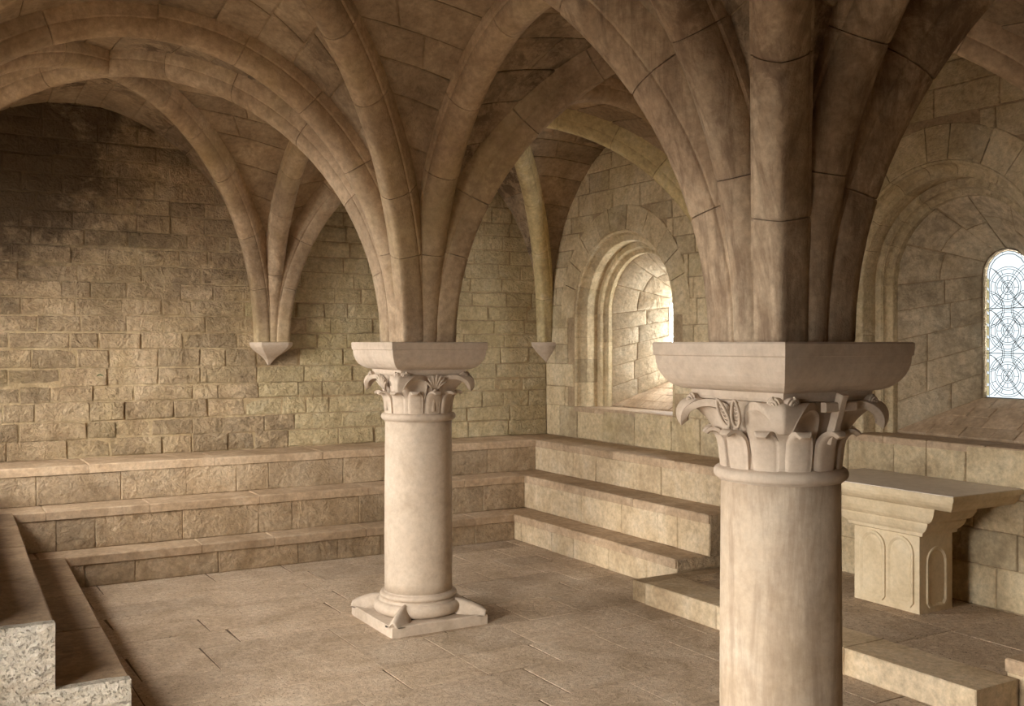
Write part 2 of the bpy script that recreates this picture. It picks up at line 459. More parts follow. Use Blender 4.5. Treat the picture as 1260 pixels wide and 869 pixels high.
def wall_arch(A, B):
    """intrados of the web where it meets a wall, A springing end"""
    mid = (V(A) + V(B)) / 2
    fn, d = rib_fn(A, mid, 0.07, 2.52)
    return lambda t: fn(t)[0]
STUFF_CEIL = {(0, 0), (1, 0)}
def build_webs():
    for i in range(2):
        for j in range(3):
            c = bay_centre(i, j)
            nm = {(0, 2): 'vault over the back left bay with dark blotched stones', (1, 2): 'vault over the back right bay above the arched window',
                  (0, 1): 'vault over the left middle bay beyond the far column', (1, 1): 'vault over the altar and the leaded window',
                  (0, 0): 'vault over the left front bay above the camera', (1, 0): 'vault over the right front bay near the altar platform'}[(i, j)]
            root = thing('ceiling', nm, 'vault', (c.x, c.y, SPR), None, 'structure')
            shell = MB()
            corners = [(i, j), (i + 1, j), (i + 1, j + 1), (i, j + 1)]
            for q in range(4):
                na, nb = corners[q], corners[(q + 1) % 4]
                A, B = node(*na), node(*nb)
                mid = (A + B) / 2
                wall = not (is_col(*na) or is_col(*nb))
                for (nd, other) in ((na, nb), (nb, na)):
                    P = node(*nd)
                    fd, _ = rib_fn(P, c, r0_diag(nd), RISE_D)
                    D = web_fn(fd, WEB_OFF)
                    if wall: S = wall_arch(P, node(*other))
                    else:
                        ft, _ = rib_fn(P, mid, r0_trans(nd), RISE_T)
                        S = web_fn(ft, WEB_OFF)
                    def pos(s, t, D=D, S=S):
                        a, b = D(t), S(t)
                        w = (b - a).length
                        return a.lerp(b, s) + V((0, 0, 0.16 * s * (1 - s) * min(1, w) * t))
                    cen = V((c.x, c.y, SPR))
                    def fn(s, t, pos=pos, cen=cen):
                        p = pos(s, t)
                        h = 0.01
                        ds = pos(min(1, s + h), t) - pos(max(0, s - h), t)
                        dt = pos(s, min(1, t + h)) - pos(s, max(0, t - h))
                        n = ds.cross(dt)
                        if n.length < 1e-7: n = V((0, 0, -1))
                        n.normalize()
                        if n.dot(cen - p) < 0: n = -n
                        return p, n
                    # mortar shell behind the stones
                    NS, NT = 6, 14
                    vs = []
                    for b in range(NT + 1):
                        for a in range(NS + 1):
                            p, n = fn(a / NS, 0.02 + 0.98 * b / NT)
                            vs.append(p - n * 0.012 if b else p - n * 0.012)
                    fs = [(b * (NS + 1) + a, b * (NS + 1) + a + 1, (b + 1) * (NS + 1) + a + 1, (b + 1) * (NS + 1) + a) for a in range(NS) for b in range(NT)]
                    shell.add(vs, fs, True)
                    if (i, j) in STUFF_CEIL: courses = [0.12, 0.4, 0.7, 1.0]
                    else:
                        courses, t = [], 0.14
                        while t < 0.93:
                            courses.append(t)
                            t += R.uniform(0.075, 0.115)
                        courses.append(1.0)
                    for q2 in range(len(courses) - 1):
                        t0, t1 = courses[q2], courses[q2 + 1]
                        w = (S((t0 + t1) / 2) - D((t0 + t1) / 2)).length
                        k = max(1, round(w / R.uniform(0.5, 0.8)))
                        if (i, j) in STUFF_CEIL: k = 1 if w < 1 else 2
                        ss = [0.0] + [(x + R.uniform(-.22, .22)) / k for x in range(1, k)] + [1.0]
                        for x in range(k):
                            ga = 0.004 / max(w, 0.1)
                            lift = R.uniform(-0.002, 0.006)
                            patch('web_stone', fn, ss[x] + (ga if x else 0), ss[x + 1] - (ga if x < k - 1 else 0), t0 + 0.0012, t1 - 0.0012, 2, 2, 0.05, M_WEB, root, ch=0.006, e=0.014, proud=lift)
            shell.build('mortar_bed', M_JOINT, root)

# ------------------------------------------------------------------ walls, floor
def arch_top(y, cy, r, spr):
    d = abs(y - cy)
    return spr + math.sqrt(max(r * r - d * d, 0))

def plate_x(name, x, xback, y0, y1, z0, z1, openings, mat, parent):
    """wall plate in a plane x = const from x to xback with round-headed openings (cy, r, sill, spring)"""
    mb = MB()
    ys = {y0, y1}
    for cy, r, s, sp in openings:
        for k in range(33):
            ys.add(cy - r * math.cos(PI * k / 32))
    ys = sorted(ys)
    def strip(a, b, za0, zb0, za1, zb1):
        vs = [(x, a, za0), (x, b, zb0), (x, b, zb1), (x, a, za1), (xback, a, za0), (xback, b, zb0), (xback, b, zb1), (xback, a, za1)]
        mb.add(vs, [(0, 1, 2, 3), (7, 6, 5, 4), (0, 4, 5, 1), (3, 2, 6, 7)])
    for a, b in zip(ys[:-1], ys[1:]):
        m = (a + b) / 2
        op = [o for o in openings if abs(m - o[0]) < o[1]]
        if not op: strip(a, b, z0, z0, z1, z1); continue
        cy, r, s, sp = op[0]
        if s > z0: strip(a, b, z0, z0, s, s)
        strip(a, b, arch_top(a, cy, r, sp), arch_top(b, cy, r, sp), z1, z1)
    for cy, r, s, sp in openings:                  # reveals
        for yy in (cy - r, cy + r):
            mb.add([(x, yy, s), (xback, yy, s), (xback, yy, sp), (x, yy, sp)], [(0, 1, 2, 3)])
    return mb.build(name, mat, parent)

def lunette_z(u, j0, j1, lo, hi):
    """height of the web at a wall between springers lo..hi"""
    m, h = (lo + hi) / 2, (hi - lo) / 2
    d = abs(u - m)
    a = h - 0.07
    x = min(1, d / a)
    return SPR + 2.52 * math.sqrt(max(0, 1 - x * x))

def build_walls():
    # back wall
    w = thing('wall_back', 'back wall of coursed beige limestone blocks, darkened at the upper left', 'wall', (3.4, YB, 0), None, 'structure')
    mb = MB(); mb.box((XL - 0.4, YB + 0.012, 0), (XR + 1.1, YB + 0.35, 5.3)); mb.build('mortar_core', M_DAMPJOINT, w)
    z = 1.07
    k = 0
    joined = MB()
    while z < 4.9:
        h = R.choice((0.17, 0.185, 0.19, 0.205, 0.18))
        if z < 1.1: h = 0.2
        x = 0.55 if z < 3.4 else 0.2
        x -= R.uniform(0, 0.4)
        while x < XR:
            L = R.uniform(0.27, 0.66)
            x1 = min(x + L, XR)
            if XR - x1 < 0.2: x1 = XR
            xm = (x + x1) / 2
            top = max(lunette_z(q, 0, 0, *((BX[0], BX[1]) if q < BX[1] else (BX[1], BX[2]))) for q in (x, xm, x1))
            if z < top + 0.05:
                g = R.uniform(0.0035, 0.009)
                P = [(x + g, YB, z + g), (x1 - g, YB, z + g), (x1 - g, YB, z + h - g), (x + g, YB, z + h - g)]
                pr = R.uniform(-0.009, 0.012)
                if k < 298:
                    stone('stone', P, (0, -1, 0), 0.05, M_LITWALL if xm > 3.75 + R.uniform(-0.3, 0.3) else M_WALL, w, 0.009, pr, 0.018, 0.008)
                else:
                    joined.add(*stone_geo(P, (0, -1, 0), 0.05, 0.008, pr, 0.012, 0.005))
                k += 1
            x = x1
        z += h
    if joined.v: joined.build('upper_stones', M_WALL, w, None, True)
    # window wall on the right
    w = thing('wall_right', 'right wall of pale limestone with two deep arched window recesses', 'wall', (XR, 5.5, 0), None, 'structure')
    RO = W_R
    plate_x('mortar_core', XR + 0.012, XR + 0.30, YS - 0.4, YB + 0.3, 0, 5.3, [(cy, RO, W_SILL - 0.02, W_SPRINGS[i_]) for cy, i_ in WIN], M_JOINT, w)
    plate_x('outer_core', XR + 0.98, XR + 1.1, YS - 0.4, YB + 0.3, 0, 5.3, [(cy, 0.20, 1.83, W_SPRINGS[i_] + 0.08) for cy, i_ in WIN], M_JOINT, w)
    z, k = 0.19, 0
    while z < 4.9:
        h = R.uniform(0.19, 0.30) if z > 1.4 else R.uniform(0.26, 0.34)
        if z < 1.07 <= z + h: h = 1.07 - z if 1.07 - z > 0.15 else h
        if z < W_SILL <= z + h + 0.12: h = W_SILL - z
        if z < 1.07 < z + h: h = 1.07 - z
        y = 3.2
        segs = []
        ymax = YB
        y -= R.uniform(0, 0.4)
        while y < ymax:
            L = R.uniform(0.3, 0.75)
            y1 = min(y + L, ymax)
            if ymax - y1 < 0.2: y1 = ymax
            segs.append((y, y1)); y = y1
        out = []
        for a, b in segs:
            parts = [(a, b)]
            for cy, i_ in WIN:
                W_SPR = W_SPRINGS[i_]
                zz = z + h * 0.5
                if z + h <= W_SILL + 0.01 or zz > W_SPR + RO + 0.3: continue
                ro = RO + 0.29
                if zz <= W_SPR: hw = RO + (0.02 if int(z * 10) % 2 else 0.16)
                else: hw = math.sqrt(max(ro * ro - (zz - W_SPR) ** 2, 0))
                nw = []
                for p, q in parts:
                    if q <= cy - hw or p >= cy + hw: nw.append((p, q)); continue
                    if p < cy - hw: nw.append((p, cy - hw))
                    if q > cy + hw: nw.append((cy + hw, q))
                parts = nw
            out += parts
        for a, b in out:
            if b - a < 0.05: continue
            m = (a + b) / 2
            if z < 1.05 and m > 7.3: continue
            lo, hi = [(BY[q], BY[q + 1]) for q in range(3) if BY[q] <= m <= BY[q + 1] or q == 2][0]
            top = max(lunette_z(q, 0, 0, lo, hi) for q in (a, m, b))
            if z > top + 0.05: continue
            g = R.uniform(0.003, 0.006)
            P = [(XR, b - g, z + g), (XR, a + g, z + g), (XR, a + g, z + h - g), (XR, b - g, z + h - g)]
            stone('stone', P, (-1, 0, 0), 0.05, M_WINWALL, w, 0.007, R.uniform(-0.003, 0.006), 0.008, 0.004)
        z += h
    # left wall (behind the benches, with the door and the window that light the room) and front wall
    w = thing('wall_left', 'left wall with a round-headed doorway between two open windows', 'wall', (XL, 5.5, 0), None, 'structure')
    plate_x('masonry', XL, XL - 0.7, YS - 0.4, YB + 0.3, 0, 5.3, [((a + b) / 2, (b - a) / 2, s, t) for a, b, s, t in DOORS], M_WALL, w)
    w = thing('wall_front', 'front wall of limestone behind the camera', 'wall', (3.4, YS, 0), None, 'structure')
    mb = MB(); mb.box((XL - 0.7, YS - 0.35, 0), (XR + 1.1, YS, 5.3)); mb.build('masonry', M_WALL, w)
    w = thing('ceiling_light_block', 'unseen slab added above the vaults to block sky light', 'light_block', (3.4, 5.5, 5.3), None, 'structure')  # slab added out of sight to block sky light from above
    mb = MB(); mb.box((XL - 0.8, YS - 0.5, 5.3), (XR + 1.2, YB + 0.5, 5.5)); mb.build('masonry', M_JOINT, w)
    w = thing('ground', 'dark unseen paving outside the doorway', 'ground', (-6, 5.5, 0), None, 'structure')
    mb = MB(); mb.box((-30, -15, -0.3), (XL - 0.02, 26, -0.02)); mb.build('paving', M_GROUND, w)

def build_floor():
    f = thing('floor', 'worn floor of pitted beige limestone slabs laid in rows', 'floor', (3, 5, 0), None, 'structure')
    mb = MB(); mb.box((XL - 0.7, YS - 0.3, -0.2), (XR + 1.1, YB + 0.3, -0.006)); mb.build('mortar_bed', M_DARKJOINT, f)
    rows = [-0.6, 0.3, 1.1, 1.9, 2.6, 3.3, 3.9, 4.5, 5.05, 5.65, 6.25, 6.72, 7.3, 7.9, 8.3, 8.72, 9.1, 9.5, 10.0, 10.45]
    fixed = {6.25: [0.4, 1.3, 1.95, 2.89, 3.47, 4.08, 4.66, 5.45, 6.13], 6.72: [0.4, 1.3, 2.2, 2.9, 3.47, 4.15, 4.72, 5.3, 6.13], 5.65: [-.5, .3, 1.1, 1.8, 2.5, 3.12, 3.75, 4.37, 5.05, 5.6, 6.13]}
    for y0, y1 in zip(rows[:-1], rows[1:]):
        if y0 in fixed: xs = fixed[y0]
        else:
            xs = [XL + R.uniform(0.2, 0.6)]
            while xs[-1] < 6.13: xs.append(xs[-1] + R.uniform(0.5, 1.15))
            xs[-1] = 6.13
        for a, b in zip(xs[:-1], xs[1:]):
            g = R.uniform(0.003, 0.006)
            j = R.uniform(-0.02, 0.02)
            P = [(a + g, y0 + g, 0), (b - g, y0 + g, 0), (b - g + j, y1 - g, 0), (a + g + j * 0, y1 - g, 0)]
            stone('floor_slab', P, (0, 0, 1), 0.03, M_FLOOR, f, 0.002, R.uniform(-0.0008, 0.0006), 0, 0.0025)

# ------------------------------------------------------------------ benches
STEPS = [0.30, 0.69, 1.07]
def bench_step(root, p0, p1, n, z0, z1, depth, mat_r, mat_t, lip=0.085, over=0.012, minL=0.3, maxL=0.9, back=None, dark=None):
    """one step: riser stones and tread slabs between plan points p0, p1; n = outward plan normal"""
    p0, p1, n = V((*p0, 0)), V((*p1, 0)), V((*n, 0))
    L = (p1 - p0).length
    d = (p1 - p0).normalized()
    if d.cross(V((0, 0, 1))).dot(n) < 0:           # keep front faces counter-clockwise
        p0, p1, d = p1, p0, -d
    core = MB()
    a, b = p0 - n * 0.012, p1 - n * 0.012
    c_, e_ = p1 - n * depth, p0 - n * depth
    vs = [V((q.x, q.y, z0)) for q in (a, b, c_, e_)] + [V((q.x, q.y, z1 - 0.012)) for q in (a, b, c_, e_)]
    core.add(vs, [(0, 3, 2, 1), (4, 5, 6, 7), (0, 1, 5, 4), (1, 2, 6, 5), (2, 3, 7, 6), (3, 0, 4, 7)])
    st = core.build('step', M_JOINT, root)
    x = 0.0
    zl = z1 - lip
    while x < L - 0.01:
        w = R.uniform(minL, maxL)
        if L - x - w < 0.25: w = L - x
        g = 0.0025
        q0, q1 = p0 + d * (x + g), p0 + d * (x + w - g)
        P = [V((q0.x, q0.y, z0 + 0.002)), V((q1.x, q1.y, z0 + 0.002)), V((q1.x, q1.y, zl - 0.001)), V((q0.x, q0.y, zl - 0.001))]
        stone('riser_stone', P, n, 0.05, mat_r, st, 0.006, R.uniform(-0.002, 0.004), 0.008, 0.003)
        x += w
    x = 0.0
    while x < L - 0.01:
        w = R.uniform(0.7, 1.5)
        if L - x - w < 0.4: w = L - x
        g = 0.002
        q0, q1 = p0 + d * (x + g) + n * over, p0 + d * (x + w - g) + n * over
        r0, r1 = q0 - n * (depth + over), q1 - n * (depth + over)
        P = [V((q0.x, q0.y, z1)), V((q1.x, q1.y, z1)), V((r1.x, r1.y, z1)), V((r0.x, r0.y, z1))]
        stone('tread_slab', P, (0, 0, 1), lip, mat_t, st, 0.010, R.uniform(-0.003, 0.002), 0, 0.003)
        x += w
    return st

def build_benches():
    fb, fr = [10.37, 10.70, 11.10], [6.11, 6.45, 6.85]
    b = thing('stone_bench', 'three-stepped stone bench running along the back wall', 'bench', (3.4, 11, 0), 'stepped stone benches')
    for k in range(3):
        z0 = 0 if k == 0 else STEPS[k - 1] - 0.05
        z0 = STEPS[k - 1] if k else 0
        back = YB + 0.01 - fb[k]
        bench_step(b, ((-0.4, 0.2, 0.2)[k], fb[k]), (fr[k] - 0.002, fb[k]), (0, -1), z0, STEPS[k], back, M_BENCH, M_TREAD)
    b = thing('stone_bench', 'three-stepped dressed stone bench below the left arched window recess', 'bench', (6.7, 9.5, 0), 'stepped stone benches')
    ends = [7.43, 7.37, 7.33]
    for k in range(3):
        z0 = STEPS[k - 1] if k else 0
        bench_step(b, (fr[k], ends[k]), (fr[k], YB), (-1, 0), z0, STEPS[k], XR + 0.01 - fr[k], M_BENCH2, M_TREAD)
        nx = fr[k + 1] if k < 2 else XR
        mb = MB()
        P = [(fr[k] + 0.005, ends[k], max(z0, 0.19)), (XR - 0.01, ends[k], max(z0, 0.19)), (XR - 0.01, ends[k], STEPS[k] - 0.005), (fr[k] + 0.005, ends[k], STEPS[k] - 0.005)]
        stone('end_stone', P, (0, -1, 0), 0.10, M_BENCH, b, 0.006, 0.008, 0.01, 0)
    b = thing('stone_bench', 'shadowed stone bench at left with a rough cut end face', 'bench', (0.4, 8.5, 0), 'stepped stone benches')
    near, far = [1.15, 0.735, 0.33], [1.27, 0.865, 0.46]
    for k in range(3):
        z0 = STEPS[k - 1] if k else 0
        y0, y1 = 6.43, fb[k] + 0.05
        n = V((y1 - y0, -(far[k] - near[k]), 0)).normalized()
        bench_step(b, (near[k], y0), (far[k], y1), (n.x, n.y), z0, STEPS[k], near[k] - XL, M_BENCH, M_SHADETREAD, 0.085, 0.0)
        # rough end blocks
        x0 = XL
        cuts = [XL, -0.05, near[k] - 0.0]
        for a, c in zip(cuts[:-1], cuts[1:]):
            N = 10
            vs, fs = [], []
            zt = STEPS[k]
            for i in range(N + 1):
                for j in range(N + 1):
                    rim = i in (0, N) or j in (0, N)
                    rr = 0.0 if rim else R.uniform(-0.004, 0.016)
                    vs.append((a + (c - a) * i / N, 6.43 - 0.012 - rr + (0.008 if rim else 0), z0 + (zt + 0.004 - z0) * j / N + (R.uniform(-.004, .004) if j == N else 0)))
            for i in range(N):
                for j in range(N):
                    q = i * (N + 1) + j
                    fs.append((q, q + N + 1, q + N + 2, q + 1))
            base = len(vs)
            ring = [i * (N + 1) for i in range(N + 1)] + [N * (N + 1) + j for j in range(1, N + 1)] + [i * (N + 1) + N for i in range(N - 1, -1, -1)] + [j for j in range(N - 1, 0, -1)]
            for r_ in ring:
                v = vs[r_]
                vs.append((v[0], 6.50, v[2]))
            for q in range(len(ring)):
                q2 = (q + 1) % len(ring)
                fs.append((ring[q2], ring[q], base + q, base + q2))
            mesh('end_block', vs, fs, M_ROUGH, b, label='rough pale cut end of the bench')
    b = thing('stone_bench', 'stone bench end at the lower right corner beyond the platform', 'bench', (6.7, 2, 0), 'stepped stone benches')
    fr2 = [6.02, 6.45, 6.85]
    for k in range(3):
        z0 = STEPS[k - 1] if k else 0
        bench_step(b, (fr2[k], 1.2), (fr2[k], (4.07, 3.90, 3.90)[k]), (-1, 0), z0, STEPS[k], XR + 0.01 - fr2[k], M_BENCH2, M_TREAD)

def build_platform():
    p = thing('altar_platform', 'low stone platform step carrying the altar at right', 'platform', (6.5, 5.6, 0))
    x0, y0, y1, h = 5.58, 3.97, 7.22, 0.19
    mb = MB(); mb.box((x0 + 0.02, y0 + 0.12, 0), (XR, 7.42, h - 0.012)); mb.build('core', M_JOINT, p)
    ys = [y0, 5.0, 6.3, y1]
    for a, b in zip(ys[:-1], ys[1:]):
        stone('kerb_stone', [(x0, b - .002, 0), (x0, a + .002, 0), (x0, a + .002, h), (x0, b - .002, h)], (-1, 0, 0), 0.4, M_BENCH2, p, 0.008, 0, 0, 0.002)
    stone('kerb_stone', [(x0 + .404, y0, 0), (6.0, y0, 0), (6.0, y0, h), (x0 + .404, y0, h)], (0, -1, 0), 0.3, M_BENCH, p, 0.008)
    stone('kerb_stone', [(XR, y1, 0), (x0 + .404, y1, 0), (x0 + .404, y1, h), (XR, y1, h)], (0, 1, 0), 0.2, M_BENCH, p, 0.008)
    ys = [y0 + 0.3, 4.9, 5.75, 6.5, y1 - 0.2]
    for a, b in zip(ys[:-1], ys[1:]):
        xs = [x0 + 0.402, 6.0 + R.uniform(.35, .7), XR]
        for c, d in zip(xs[:-1], xs[1:]):
            stone('platform_slab', [(c + .002, a + .002, h), (d - .002, a + .002, h), (d - .002, b - .002, h), (c + .002, b - .002, h)], (0, 0, 1), 0.06, M_FLOOR, p, 0.005, R.uniform(-.003, 0))
    stone('platform_slab', [(6.0, 4.075, h), (XR, 4.075, h), (XR, y0 + .298, h), (6.0, y0 + .298, h)], (0, 0, 1), 0.06, M_FLOOR, p, 0.005)

def rect_loft(secs):
    """stack of axis-aligned rectangles (x0,x1,y0,y1,z)"""
    vs, fs = [], []
    for x0, x1, y0, y1, z in secs:
        vs += [(x0, y0, z), (x1, y0, z), (x1, y1, z), (x0, y1, z)]
    for i in range(len(secs) - 1):
        for k in range(4):
            k2 = (k + 1) % 4
            fs.append((i * 4 + k, i * 4 + k2, i * 4 + 4 + k2, i * 4 + 4 + k))
    fs.append((3, 2, 1, 0))
    n = (len(secs) - 1) * 4
    fs.append((n, n + 1, n + 2, n + 3))
    return vs, fs

def build_altar():
    a = thing('stone_altar', 'carved stone altar with arched panels and a thick overhanging top', 'altar', (7.0, 5.63, 0.19))
    x0, x1, y0, y1 = 6.77, 7.16, 5.31, 5.945
    # pedestal body
    mb = MB(); mb.add(*rect_loft([(x0, x1, y0, y1, 0.185), (x0, x1, y0, y1, 0.80)])); mb.build('pedestal', M_ALTAR, a)
    # stepped and curved corbelling under the top
    secs = []
    for e, z in ((0.0, 0.79), (0.035, 0.80), (0.04, 0.825), (0.065, 0.845), (0.085, 0.87), (0.10, 0.90), (0.10, 0.915), (0.125, 0.922), (0.15, 0.945), (0.17, 0.98), (0.18, 1.02), (0.185, 1.04)):
        secs.append((x0 - e * 0.62, x1 + e * 0.1, y0 - e * 1.2, y1 + e * 1.2, z))
    vs, fs = rect_loft(secs); mesh('corbelled_neck', vs, fs, M_ALTAR, a)
    # the top: ovolo edge then flat band
    X0, X1, Y0, Y1 = 6.575, 7.405, 4.865, 6.40
    secs = []
    for e, z in ((0.085, 1.04), (0.07, 1.05), (0.045, 1.075), (0.03, 1.10), (0.024, 1.125), (0.0, 1.127), (0.0, 1.160), (0.005, 1.165)):
        secs.append((X0 + e, X1, Y0 + e, Y1 - e, z))
    vs, fs = rect_loft(secs); mesh('altar_top', vs, fs, M_ALTAR, a)
    mb = MB(); mb.box((X0 + 0.006, Y0 + 0.006, 1.163), (X1, Y1 - 0.006, 1.17)); mb.build('top_surface', M_ALTARTOP, a)
    # arched panels: raised double outline, sunk field
    def panel(o, du, n, c, w, zb, zt):
        o, du, n = V(o), V(du), V(n)
        path = []
        r = w / 2
        path.append((-r, zb + 0.035)); path.append((-r, zt - r))
        for k in range(1, 12): path.append((-r * math.cos(PI * k / 12), zt - r + r * math.sin(PI * k / 12)))
        path += [(r, zt - r), (r, zb + 0.035), (r - 0.03, zb), (-r + 0.03, zb)]
        mb = MB()
        N = len(path)
        outer = [o + du * (c + p[0]) + V((0, 0, p[1])) for p in path]
        cz = (zb + zt) / 2
        inner = [o + du * (c + p[0] * 0.86) + V((0, 0, cz + (p[1] - cz) * 0.94)) for p in path]
        inner2 = [o + du * (c + p[0] * 0.72) + V((0, 0, cz + (p[1] - cz) * 0.87)) for p in path]
        rings = [[p - n * 0.002 for p in outer], [p + n * 0.013 for p in [q * 0.93 + q2 * 0.07 for q, q2 in zip(outer, inner)]], [p + n * 0.013 for p in inner], [p + n * 0.001 for p in inner2], [p + n * 0.004 for p in [q * 0.94 + (o + du * c + V((0, 0, cz))) * 0.06 for q in inner2]]]
        vs = [p for rg in rings for p in rg]
        fs = []
        for i in range(len(rings) - 1):
            for k in range(N):
                k2 = (k + 1) % N
                fs.append((i * N + k, i * N + k2, i * N + N + k2, i * N + N + k))
        fs.append(tuple((len(rings) - 1) * N + k for k in range(N)))
        mb.add(vs, fs)
        mb.build('arched_panel', M_ALTAR, a)
    panel((x0, y1, 0), (0, -1, 0), (-1, 0, 0), 0.185, 0.26, 0.225, 0.83 - 0.055)
    panel((x0, y1, 0), (0, -1, 0), (-1, 0, 0), 0.455, 0.26, 0.225, 0.83 - 0.055)
    panel((x0, y0, 0), (1, 0, 0), (0, -1, 0), 0.20, 0.24, 0.225, 0.70)

# ------------------------------------------------------------------ window recesses
def arch_path(p, cy, r, sill, spr):
    """p 0..1 along left jamb (up), arch, right jamb (down); returns y, z, (normal y, z toward axis)"""
    lj = spr - sill
    la = PI * r
    T = 2 * lj + la
    s = p * T
    if s <= lj: return cy + r, sill + s, (-1.0, 0.0)
    if s <= lj + la:
        a = (s - lj) / r
        return cy + r * math.cos(a), spr + r * math.sin(a), (-math.cos(a), -math.sin(a))
    return cy - r, spr - (s - lj - la), (1.0, 0.0)

def build_window(cy, idx):
    lab = {1: 'arched window recess with moulded jambs at back right, its glass out of sight', 2: 'round-headed leaded window above the altar at the right edge'}[idx]
    w = thing(f'window_{idx}', lab, 'window', (XR, cy, W_SILL), None, 'structure')
    SP = W_SPRINGS[idx]
    mat = M_WINWALL
    # order: list of (radius, depth) from the wall face inwards
    def sweep_piece(name, prof, j0, j1, kind, cap=True):
        """prof points (r, d); j in jamb height (kind 'L','R') or angle (kind 'A')"""
        vs, fs = [], []
        n = 5 if kind == 'A' else 1
        S = len(prof)
        for q in range(n + 1):
            u = j0 + (j1 - j0) * q / n
            for r, d in prof:
                if kind == 'A': vs.append((XR + d, cy + r * math.cos(u), SP + r * math.sin(u)))
                else: vs.append((XR + d, cy + (r if kind == 'L' else -r), u))
        for q in range(n):
            for s in range(S):
                s2 = (s + 1) % S
                fs.append((q * S + s, q * S + s2, (q + 1) * S + s2, (q + 1) * S + s))
        fs.append(tuple(range(S)))
        fs.append(tuple(n * S + s for s in range(S - 1, -1, -1)))
        return mesh(name, vs, fs, mat, w)
    def order(name_j, name_v, prof, jz, na):
        for kind in ('L', 'R'):
            for a, b in zip(jz[:-1], jz[1:]):
                sweep_piece(name_j, prof, a + 0.0015, b - 0.0015, kind)
        cuts = [0] + [(k + R.uniform(-.2, .2)) / na * PI for k in range(1, na)] + [PI]
        for a, b in zip(cuts[:-1], cuts[1:]):
            sweep_piece(name_v, prof, a + 0.002, b - 0.002, 'A')
    # outer ring of plain voussoirs above springing
    cuts = [-0.05] + [(k + R.uniform(-.25, .25)) / 11 * PI for k in range(1, 11)] + [PI + 0.05]
    for a, b in zip(cuts[:-1], cuts[1:]):
        pr = R.uniform(0, 0.006)
        sweep_piece('ring_stone', [(1.30 + R.uniform(-.02, .03), 0.06), (1.29, -0.002 - pr), (1.285, -0.006 - pr), (W_R + 0.012, -0.006 - pr), (W_R + 0.005, 0.0), (W_R + 0.005, 0.06)], a + 0.004, b - 0.004, 'A')
    # first order: roll moulding in the nook and recess
    pr = []
    for k in range(6):
        a = PI * 0.5 * k / 5
        pr.append((0.875 + 0.095 * math.cos(a) ** 0.8, 0.015 + 0.095 * math.sin(a) ** 0.8))
    prof1 = [(W_R + 0.06, 0.36), (W_R + 0.06, 0.05), (W_R + 0.002, 0.002), (0.985, 0.0), (0.974, 0.012)] + pr + [(0.868, 0.12), (0.862, 0.30), (0.862, 0.36)]
    jz = [W_SILL, 1.78, 2.08, 2.36, SP]
    order('jamb_stone', 'voussoir', prof1, jz, 9)
    # second order: flat face, then a small roll to the inner opening
    pr = []
    for k in range(6):
        a = PI * 0.5 * k / 5
        pr.append((0.735 + 0.055 * math.cos(a) ** 0.8, 0.285 + 0.06 * math.sin(a) ** 0.8))
    prof2 = [(0.90, 0.45), (0.90, 0.272), (0.80, 0.27), (0.794, 0.282)] + pr + [(0.728, 0.352), (0.725, 0.45)]
    jz = [W_SILL, 1.95, 2.30, SP]
    order('inner_jamb_stone', 'inner_voussoir', prof2, jz, 8)
    # splayed embrasure down to the glass
    D0, D1, R0, R1, S1 = 0.40, 0.93, 0.725, 0.225, 1.80
    SG = SP + 0.08                                 # springing at the glass
    S0 = W_SILL + 0.02
    def sill(d): return S0 + (S1 - S0) * (d - D0) / (D1 - D0)
    def fn(p, q):
        d = D0 + (D1 - D0) * q
        r = R0 + (R1 - R0) * q
        sp = SP + (SG - SP) * q
        lj = sp - sill(d)
        if p < 1: y, z, n = cy + r, sill(d) + lj * p, (-1, 0)
        elif p < 2:
            a = (p - 1) * PI
            y, z, n = cy + r * math.cos(a), sp + r * math.sin(a), (-math.cos(a), -math.sin(a))
        else: y, z, n = cy - r, sp - lj * (p - 2), (1, 0)
        k = (R0 - R1) / (D1 - D0)
        nv = V((-k, n[0], n[1])).normalized()
        return V((XR + d, y, z)), nv
    back = MB()
    NP = 30
    vs = []
    for i in range(NP + 1):
        for q in (0, 1):
            p, n = fn(3 * i / NP, q)
            vs.append(p - n * 0.012)
    fs = [(2 * i, 2 * i + 1, 2 * i + 3, 2 * i + 2) for i in range(NP)]
    back.add(vs, fs)
    back.build('embrasure_mortar', M_JOINT, w)
    for side in (0, 2):
        cs = [0, 0.2, 0.42, 0.62, 0.82, 1.0]
        for a, b in zip(cs[:-1], cs[1:]):
            m = R.uniform(0.35, 0.65)
            A, B = (a, b) if side == 0 else (3 - b, 3 - a)
            for q0, q1 in ((0, m), (m, 1)):
                patch('splay_stone', fn, A + 0.003, B - 0.003, q0 + 0.006, q1 - 0.006, 1, 1, 0.03, M_SPLAY, w, proud=R.uniform(-.004, .006))
    cs = [1, 1.17, 1.36, 1.5, 1.68, 1.84, 2.0]
    for a, b in zip(cs[:-1], cs[1:]):
        m = R.uniform(0.4, 0.6)
        for q0, q1 in ((0, m), (m, 1)):
            patch('splay_voussoir', fn, a + 0.003, b - 0.003, q0 + 0.006, q1 - 0.006, 3, 1, 0.03, M_SPLAY, w, proud=R.uniform(-.004, .006))
    # reveal around the glass
    rv = MB()
    vs = []
    for i in range(NP + 1):
        y, z, n = arch_path(i / NP, cy, R1, S1, SG)
        y2, z2, _ = arch_path(i / NP, cy, R1 - 0.02, S1, SG)
        vs += [(XR + D1 - .002, y, z), (XR + D1 + 0.06, y2, z2)]
    rv.add(vs, fs)
    rv.build('reveal', M_SPLAY, w)
    # sill: front ledge stones and sloping tiles
    ys = [cy - 1.0, cy - 0.45, cy + 0.1, cy + 0.55, cy + 1.0]
